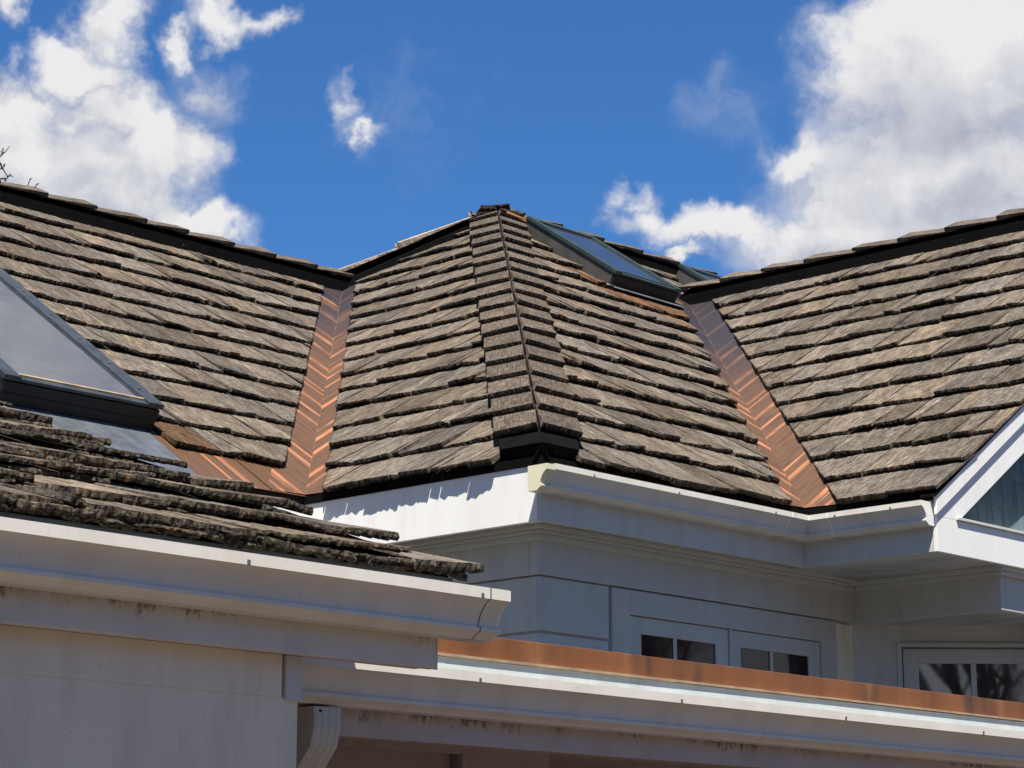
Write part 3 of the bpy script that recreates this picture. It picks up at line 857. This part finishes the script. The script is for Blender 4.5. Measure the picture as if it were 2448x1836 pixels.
# main board with plumb-cut foot joined to level board
mb.prism([(a_-.005, -.87, zc(a_)-.06), (x1, -.87, zc(x1)-.06), (x1, -.87, zc(x1)-.305), (2.40, -.87, zc(2.40)-.27-.005), (2.36, -.87, -.092), (a_-.005, -.87, -.092)], (0, .027, 0))
mb.build('bargeboard', 'white', house, .002, label='sunlit white bargeboard of the right gable')
mb = MB(); mb.box((a_-.005, -.87, -HF), (9.5, -.843, -.0925)); mb.build('gable_board', 'white', house, .002, label='level white board at the foot of the gable')
mb = MB(); mb.box((2.365, -.885, -.0915), (9.5, -.70, -.076)); mb.build('gable_sill', 'trim', house, .002)
mb = MB(); rake(mb, -.888, -.8705, .0, .105, a_-.03, x1)
mb.build('rake_trim', 'white', house, .002, label='narrow white trim along the top of the gable rake')
mb = MB(); rake(mb, -.896, -.80, -.012, -.0, a_-.05, x1); mb.build('drip_edge', 'black', house)
# shingle siding inside the gable
mb = MB(); YG = -.755
rows = 0
z = -.076
while z < 2.6:
    x = 2.2+R.uniform(0, .1)
    while x < 8.5:
        w = R.uniform(.09, .17)
        zt = z+.20
        if zc(x+w)-.20 > z and z < zc(min(x, xr))-.1:
            zt_ = min(zt, zc(x)-.04)
            if zt_ > z+.02:
                j = R.uniform(-.004, .004)
                mb.prism([(x+.002, YG+.0+R.uniform(-.001, .001), z+j), (x+w-.003, YG, z+j), (x+w-.003, YG+.012, zt_), (x+.002, YG+.012, zt_)], (0, .015, 0))
        x += w
    z += .165
mb.build('gable_siding', 'gablesiding', house, label='blue green shingle siding inside the gable')
mb = MB(); mb.prism([(a_+.1, YG+.03, -.07), (9.8, YG+.03, -.07), (xr, YG+.03, hz-.12)], (0, .03, 0)); mb.build('gable_wall', 'gablesiding', house)

# ------------------------------------------------------------ lower front wing, left
wing = empty('wing', (-6, -2, GZ), 'low front wing on the left with mossy shake roof and white gutter', 'house wing')
TD = .351; cD = 1/sqrt(1+TD*TD); sD = TD*cD
ND = (0, -sD, cD); DD = (0, cD, sD)
OD = Vector((0, -3.355, -1.310))
shake_face('shake_underlayer', 'shake_low', wing, OD, (1, 0, 0), DD, ND, (-8.2, -4.05), (-.006, 3.7), e=.3275, wid=(.18, .6), H0=.028, thk=.013, drop=.012, s_jit=.02, colw=.011,
           label='under layer of the mossy shake courses')
shake_face('roof_slope', 'shake_low', wing, OD, (1, 0, 0), DD, ND, (-8.2, -4.0), (0, 3.7), e=.3275, wid=(.16, .55), H0=.050, thk=.019, drop=.018, s_jit=.03, colw=.010,
           label='mossy dark cedar shakes seen edge on')
# doubled starter course
mb = MB(); x = -8.2
while x < -4.03:
    w = R.uniform(.1, .3); x1_ = min(-4.02, x+w)
    k = R.uniform(.6, 1); shake(mb, OD, Vector((1, 0, 0)), Vector(DD), Vector(ND), x, x1_-.003, R.uniform(-.012, .006), .3, .022, .002, .02, tone=(k, k, k*.95)); x = x1_
mb.build('starter_course', 'shake_low', wing)
zD = lambda y: -1.310+TD*(y+3.355)
mb = MB(); mb.prism([(-8.2, -3.325, zD(-3.325)), (-4.06, -3.325, zD(-3.325)), (-4.06, .30, zD(.30)), (-8.2, .30, zD(.30))], (0, 0, -.025))
mb.prism([(-8.2, .3005, zD(.30)), (-4.06, .3005, zD(.30)), (-4.06, 1.9, -.75), (-8.2, 1.9, -.75)], (0, 0, -.025)); mb.build('roof_deck', 'deckwood', wing)
mb = MB(); mb.box((-8.2, -3.336, -1.345), (-4.055, -3.3255, -1.308)); mb.build('drip_edge', 'lead', wing)
box('fascia', (-8.2, -3.325, -1.552), (-4.104, -3.297, -1.322), 'stained', wing, .003, label='wing fascia with dark stains under the gutter')
box('fascia', (-4.1035, -3.325, -1.46), (-4.07, -3.297, -1.322), 'trim', wing)
gD = gutter(wing, [(-8.2, -3.3255, -1.342), (-3.955, -3.3255, -1.342)], [(0, -1, 0)]*2, .130, .125, label='long white gutter of the front wing', caps=(None, 'white'),
       hangers=[((x, -3.4505, -1.342), (1, 0, 0), (0, -1, 0)) for x in (-7.9, -7.3, -6.7, -6.1, -4.87, -4.06)])
m = MB(); P = Vector((-4.03, -3.3255, -1.342)); outer = kprof(.130, .125)[0][:NOUT]
ring = [(x+.0012, z) for x, z in outer]+[(x-.0005, z) for x, z in reversed(outer)]
m.sweep(ring, [P, P+Vector((.004, 0, 0))], [(0, -1, 0)]*2); m.build('joint_strip', 'lead', gD)
box('soffit', (-8.2, -3.2965, -1.548), (-4.11, -3.25, -1.535), 'soffit', wing)
box('frieze', (-8.2, -3.2645, -1.655), (-4.59, -3.24, -1.549), 'wall_warm', wing, 0)
box('corner_trim', (-4.582, -3.272, -1.662), (-4.528, -3.20, -1.549), 'trim', wing, .002)
box('wall', (-8.2, -3.2625, GZ), (-4.535, -3.16, -1.6552), 'wall_warm', wing, 0)
mb = MB(); mb.box((-8.2, -3.239, -1.656), (-4.536, -3.16, -1.4)); mb.box((-4.62, -3.159, GZ), (-4.535, 1.8, -1.4)); mb.box((-4.62, -2.9, -1.399), (-4.56, .3, -1.2))
mb.box((-8.2, 1.8, GZ), (-4.535, 1.9, -.8)); mb.build('side_wall', 'wall_warm', wing)
mb = MB(); mb.prism([(-4.10, -3.2965, -1.40), (-4.10, .3, zD(.3)-.03), (-4.10, .3, zD(.3)-.2), (-4.10, -3.2965, -1.55)], (.03, 0, 0)); mb.build('bargeboard', 'trim', wing)

# ------------------------------------------------------------ flat roofed porch in front
porch = empty('porch', (-1, -1, GZ), 'flat roofed porch with rusty copper coping and white gutter', 'porch')
XP0, XP1 = -4.50, 4.5
m = MB()
m.box((XP0, -2.60, -1.395), (XP1, -2.585, -1.3255)); m.box((XP0, -2.5845, -1.338), (XP1, -2.40, -1.3265))
cb = m.build('coping', 'band', porch, .002, label='orange brown copper coping along the porch roof')
m = MB(); x = XP0
while x < XP1:
    w = R.uniform(.8, 1.3); j = R.uniform(-.0012, .0012)
    m.box((x, -2.6138, -1.4035+j), (min(XP1, x+w-.003), -2.5855, -1.3956)); x += w
m.build('hem', 'hem', cb)
for x in (-3.03, -1.62, -.45, 1.2, 2.9): box('seam', (x-.006, -2.6035, -1.3945), (x+.006, -2.6, -1.327), 'band', cb, 0)
box('roof_edge', (XP0, -2.606, -1.53), (XP1, -2.588, -1.4045), 'mint', porch, .002, label='pale mint metal edge under the coping')
box('flat_roof', (XP0, -2.584, -1.44), (XP1, .20, -1.40), 'roofing', porch)
ZF = -1.462
gF = gutter(porch, [(XP0+.05, -2.6225, ZF-.0), (XP1, -2.6225, ZF-.006)], [(0, -1, 0)]*2, .130, .127, label='long white gutter of the porch', caps=('white', None),
       hangers=[((x, -2.7495, ZF-.001), (1, 0, 0), (0, -1, 0)) for x in (-3.33, -2.36, -1.42, -.50, .5)])
box('fascia', (XP0, -2.622, -1.672), (XP1, -2.6065, -1.45), 'porch', porch, .003, label='stained porch fascia below the gutter')
box('beam', (XP0, -2.606, -1.668), (XP1, -2.50, -1.54), 'porchwall', porch)
box('ceiling', (XP0, -2.4995, -1.60), (XP1, .2, -1.57), 'porchwall', porch)
# porch back wall with framed door head
m = MB(); YW = -2.15
m.box((-4.5, YW, GZ), (-3.44, YW+.1, -1.6)); m.box((-3.4395, YW, -1.632), (-2.80, YW+.1, -1.6)); m.box((-2.7995, YW, GZ), (-2.35, YW+.1, -1.6))
m.build('wall', 'porchwall', porch)
m = MB(); m.box((-3.50, YW-.025, -1.655), (-2.78, YW-.0005, -1.625)); m.box((-2.81, YW-.025, GZ), (-2.78, YW-.0005, -1.6555)); m.box((-3.50, YW-.025, GZ), (-3.47, YW-.0005, -1.6555))
m.build('door_frame', 'porchwall', porch, .002)
box('door', (-3.4395, YW+.03, GZ), (-2.81, YW+.06, -1.6325), 'porchwall', porch)
m = MB(); m.box((-2.3495, YW+.9, GZ), (4.5, YW+1.0, -1.6)); m.box((4.4, -2.5, GZ), (4.5, YW+.89, -1.67)); m.build('rear_wall', 'porchwall', porch)
# downspout with an elbow
m = MB()
def dsp(pts, w, d):
    """ribbed rectangular pipe"""
    rings = []
    for (x, y, z, tl) in pts:
        ring = []
        for k in range(9):
            u = -w/2+w*k/8; ring.append((u, -d/2-(.003 if k % 2 else 0)))
        for k in range(9):
            u = w/2-w*k/8; ring.append((u, d/2+(.003 if k % 2 else 0)))
        rings.append([m.vert((x+u, y+v*cos(tl), z+v*sin(tl))) for u, v in ring])
    n = len(rings[0])
    for r0, r1 in zip(rings, rings[1:]):
        for k in range(n): m.f.append((r0[k], r0[(k+1) % n], r1[(k+1) % n], r1[k]))
    m.f.append(tuple(rings[0])); m.f.append(tuple(reversed(rings[-1])))
dsp([(-3.90, -2.655, -1.60, 0), (-3.90, -2.655, -1.66, .05), (-3.897, -2.64, -1.70, .35), (-3.892, -2.58, -1.76, .6), (-3.885, -2.40, -1.90, .6), (-3.88, -2.24, -2.02, .3), (-3.88, -2.20, -2.1, 0), (-3.88, -2.20, GZ, 0)], .105, .068)
ds = m.build('downspout', 'trim', porch, .002)
box('screw', (-3.934, -2.6935, -1.617), (-3.926, -2.6905, -1.609), 'dark', ds, 0)

# ------------------------------------------------------------ bare trees: one past the left roof, others behind the viewer, seen in the windows
def bare_tree(loc, h, seed, label, spread=.5, name='bare_tree', aim=None):
    r = random.Random(seed)
    t = empty(name, loc, label, 'tree', 'bare trees round the house')
    trunk = MB(); br_ = MB()
    base = Vector(loc)
    def limb(mb, p, d, ln, rad, depth, maxd):
        pts = [p]; rr = [rad]; n = 4
        for k in range(n):
            d = (d+Vector((r.uniform(-.16, .16), r.uniform(-.16, .16), r.uniform(-.05, .12)))).normalized()
            p = p+d*ln/n; pts.append(p); rr.append(rad*(1-.5*(k+1)/n))
        mb.tube(pts, rr, 6 if rad > .02 else 4)
        if depth < maxd:
            for k in range(r.choice((3, 3, 4))):
                f = r.uniform(.35, 1); q = pts[min(n, int(f*n))]
                dn = (d+Vector((r.uniform(-1, 1), r.uniform(-1, 1), r.uniform(-.25, .6)))*spread*1.5).normalized()
                limb(br_, q, dn, ln*r.uniform(.55, .78), rad*.5, depth+1, maxd)
    limb(trunk, base, Vector((0, 0, 1)), h*.42, h*.022, 0, 5)
    trunk.build('trunk', 'bark', t); br_.build('branch', 'bark', t)
    return t
bare_tree((-5.5, -15.5, GZ), 10, 3, 'tall bare tree behind the viewer, reflected in the bay window')
bare_tree((-8.5, -19.5, GZ), 11, 4, 'bare forked tree behind the viewer, farther right')
bare_tree((-6.5, -22, GZ), 12, 8, 'farthest bare tree behind the viewer')
bare_tree((13.5, -9.5, GZ), 10, 12, 'bare tree right of the house, reflected in the casement windows')
# tree beyond the left roof whose twig tips enter the frame
def px_point(X, Y, dist):
    d = (fw + rt2*((X-1224)/F_PX) - up2*((Y-918)/F_PX)).normalized()
    return CAM+d*dist
tw = [[(-60, 420), (-20, 395), (8, 366), (14, 362), (22, 350)], [(4, 370), (7, 355)], [(-50, 410), (-10, 408), (6, 402), (14, 415), (18, 422), (28, 420), (31, 424)],
      [(6, 402), (12, 392)], [(18, 422), (25, 417)], [(-10, 428), (10, 427), (18, 426)], [(10, 427), (14, 432)], [(-30, 430), (-10, 428)], [(-5, 385), (2, 392), (4, 402)], [(8, 366), (3, 362)]]
D0 = 21.0
tree = empty('bare_tree', px_point(-420, 420, D0)*1.0, 'bare tree beyond the left roof, its twig tips at the left edge', 'tree', 'bare trees round the house')
tl = Vector(tree.location); tree.location = (tl.x, tl.y, GZ)
mb = MB(); mb.tube([(tl.x, tl.y, GZ), (tl.x+.1, tl.y, GZ+3), tl+Vector((0, .1, .2)), tl+Vector((.2, 0, 2.5))], [.22, .17, .11, .05], 8)
mb.build('trunk', 'bark', tree)
mb = MB()
mb.tube([tl+Vector((0, .1, -.3)), px_point(-200, 440, D0), px_point(-60, 420, D0)], [.06, .03, .012], 5)
mb.tube([px_point(-200, 440, D0), px_point(-30, 430, D0)], [.03, .008], 5)
mb.tube([px_point(-130, 430, D0), px_point(-50, 410, D0)], [.02, .008], 5)
for pl in tw: mb.tube([px_point(x, y, D0+.05*k) for k, (x, y) in enumerate(pl)], [.010-.0017*k if k < 4 else .004 for k in range(len(pl))], 5)
mb.build('branch', 'bark', tree)
# two dry sprigs growing on the left ridge cap
for i, (pts, lb) in enumerate(((((66, 460), (68, 452), (72, 444)), 'taller dry sprig growing on the left ridge cap'), (((82, 462), (85, 457), (89, 454)), 'shorter dry sprig right of the taller one on the ridge cap'))):
    dist = 14.6
    P = [px_point(x, y+4, dist) for x, y in pts]
    # stand on the ridge: move along the ray until over the ridge line
    ray = (P[0]-CAM).normalized(); tt = (yl-CAM.y)/ray.y
    P = [CAM+(q-CAM).normalized()*tt for q in P]
    dz = hz+.02+.105*.80+.045-P[0].z
    P = [q+Vector((0, 0, dz)) for q in P]
    mb = MB(); mb.tube([P[0]-Vector((0, 0, .05))]+P, [.004, .004, .004, .003], 5); mb.tube([P[1], P[1]+Vector((.01, 0, .016))], [.003, .002], 4)
    mb.tube([P[2]+Vector((-.006, .004, 0)), P[2]+Vector((.008, -.005, .006))], [.005, .004], 5)
    tag(mb.build('sprig', 'moss_plant', None), lb, 'weed', 'sprigs on the ridge')

# evergreen ring added out of view to block low sky, seen only in reflections
rw = random.Random(2)
mb = MB()
for k in range(7500):
    a = radians(rw.uniform(95, 345)); rr = rw.uniform(30, 36)
    h = rw.random()**.8*(13+2.5*sin(a*7)+1.5*sin(a*17))*(.42 if 240 < degrees(a) < 257 else (.3 if degrees(a) > 308 else 1))
    c = Vector((-8+rr*cos(a), -8+rr*sin(a), GZ+h))
    s_ = rw.uniform(.5, 1.1)
    u = Vector((rw.uniform(-1, 1), rw.uniform(-1, 1), rw.uniform(-1, 1))).normalized()*s_
    v = u.cross(Vector((rw.uniform(-1, 1), rw.uniform(-1, 1), rw.uniform(-1, 1)))).normalized()*s_*.8
    mb.poly([c-u, c+v*.7, c+u, c-v])
wd = mb.build('sky_block_trees', 'foliage', recalc=False); wd['kind'] = 'stuff'; wd['label'] = 'dark evergreen ring added behind the viewer to block low sky'; wd['category'] = 'wood'
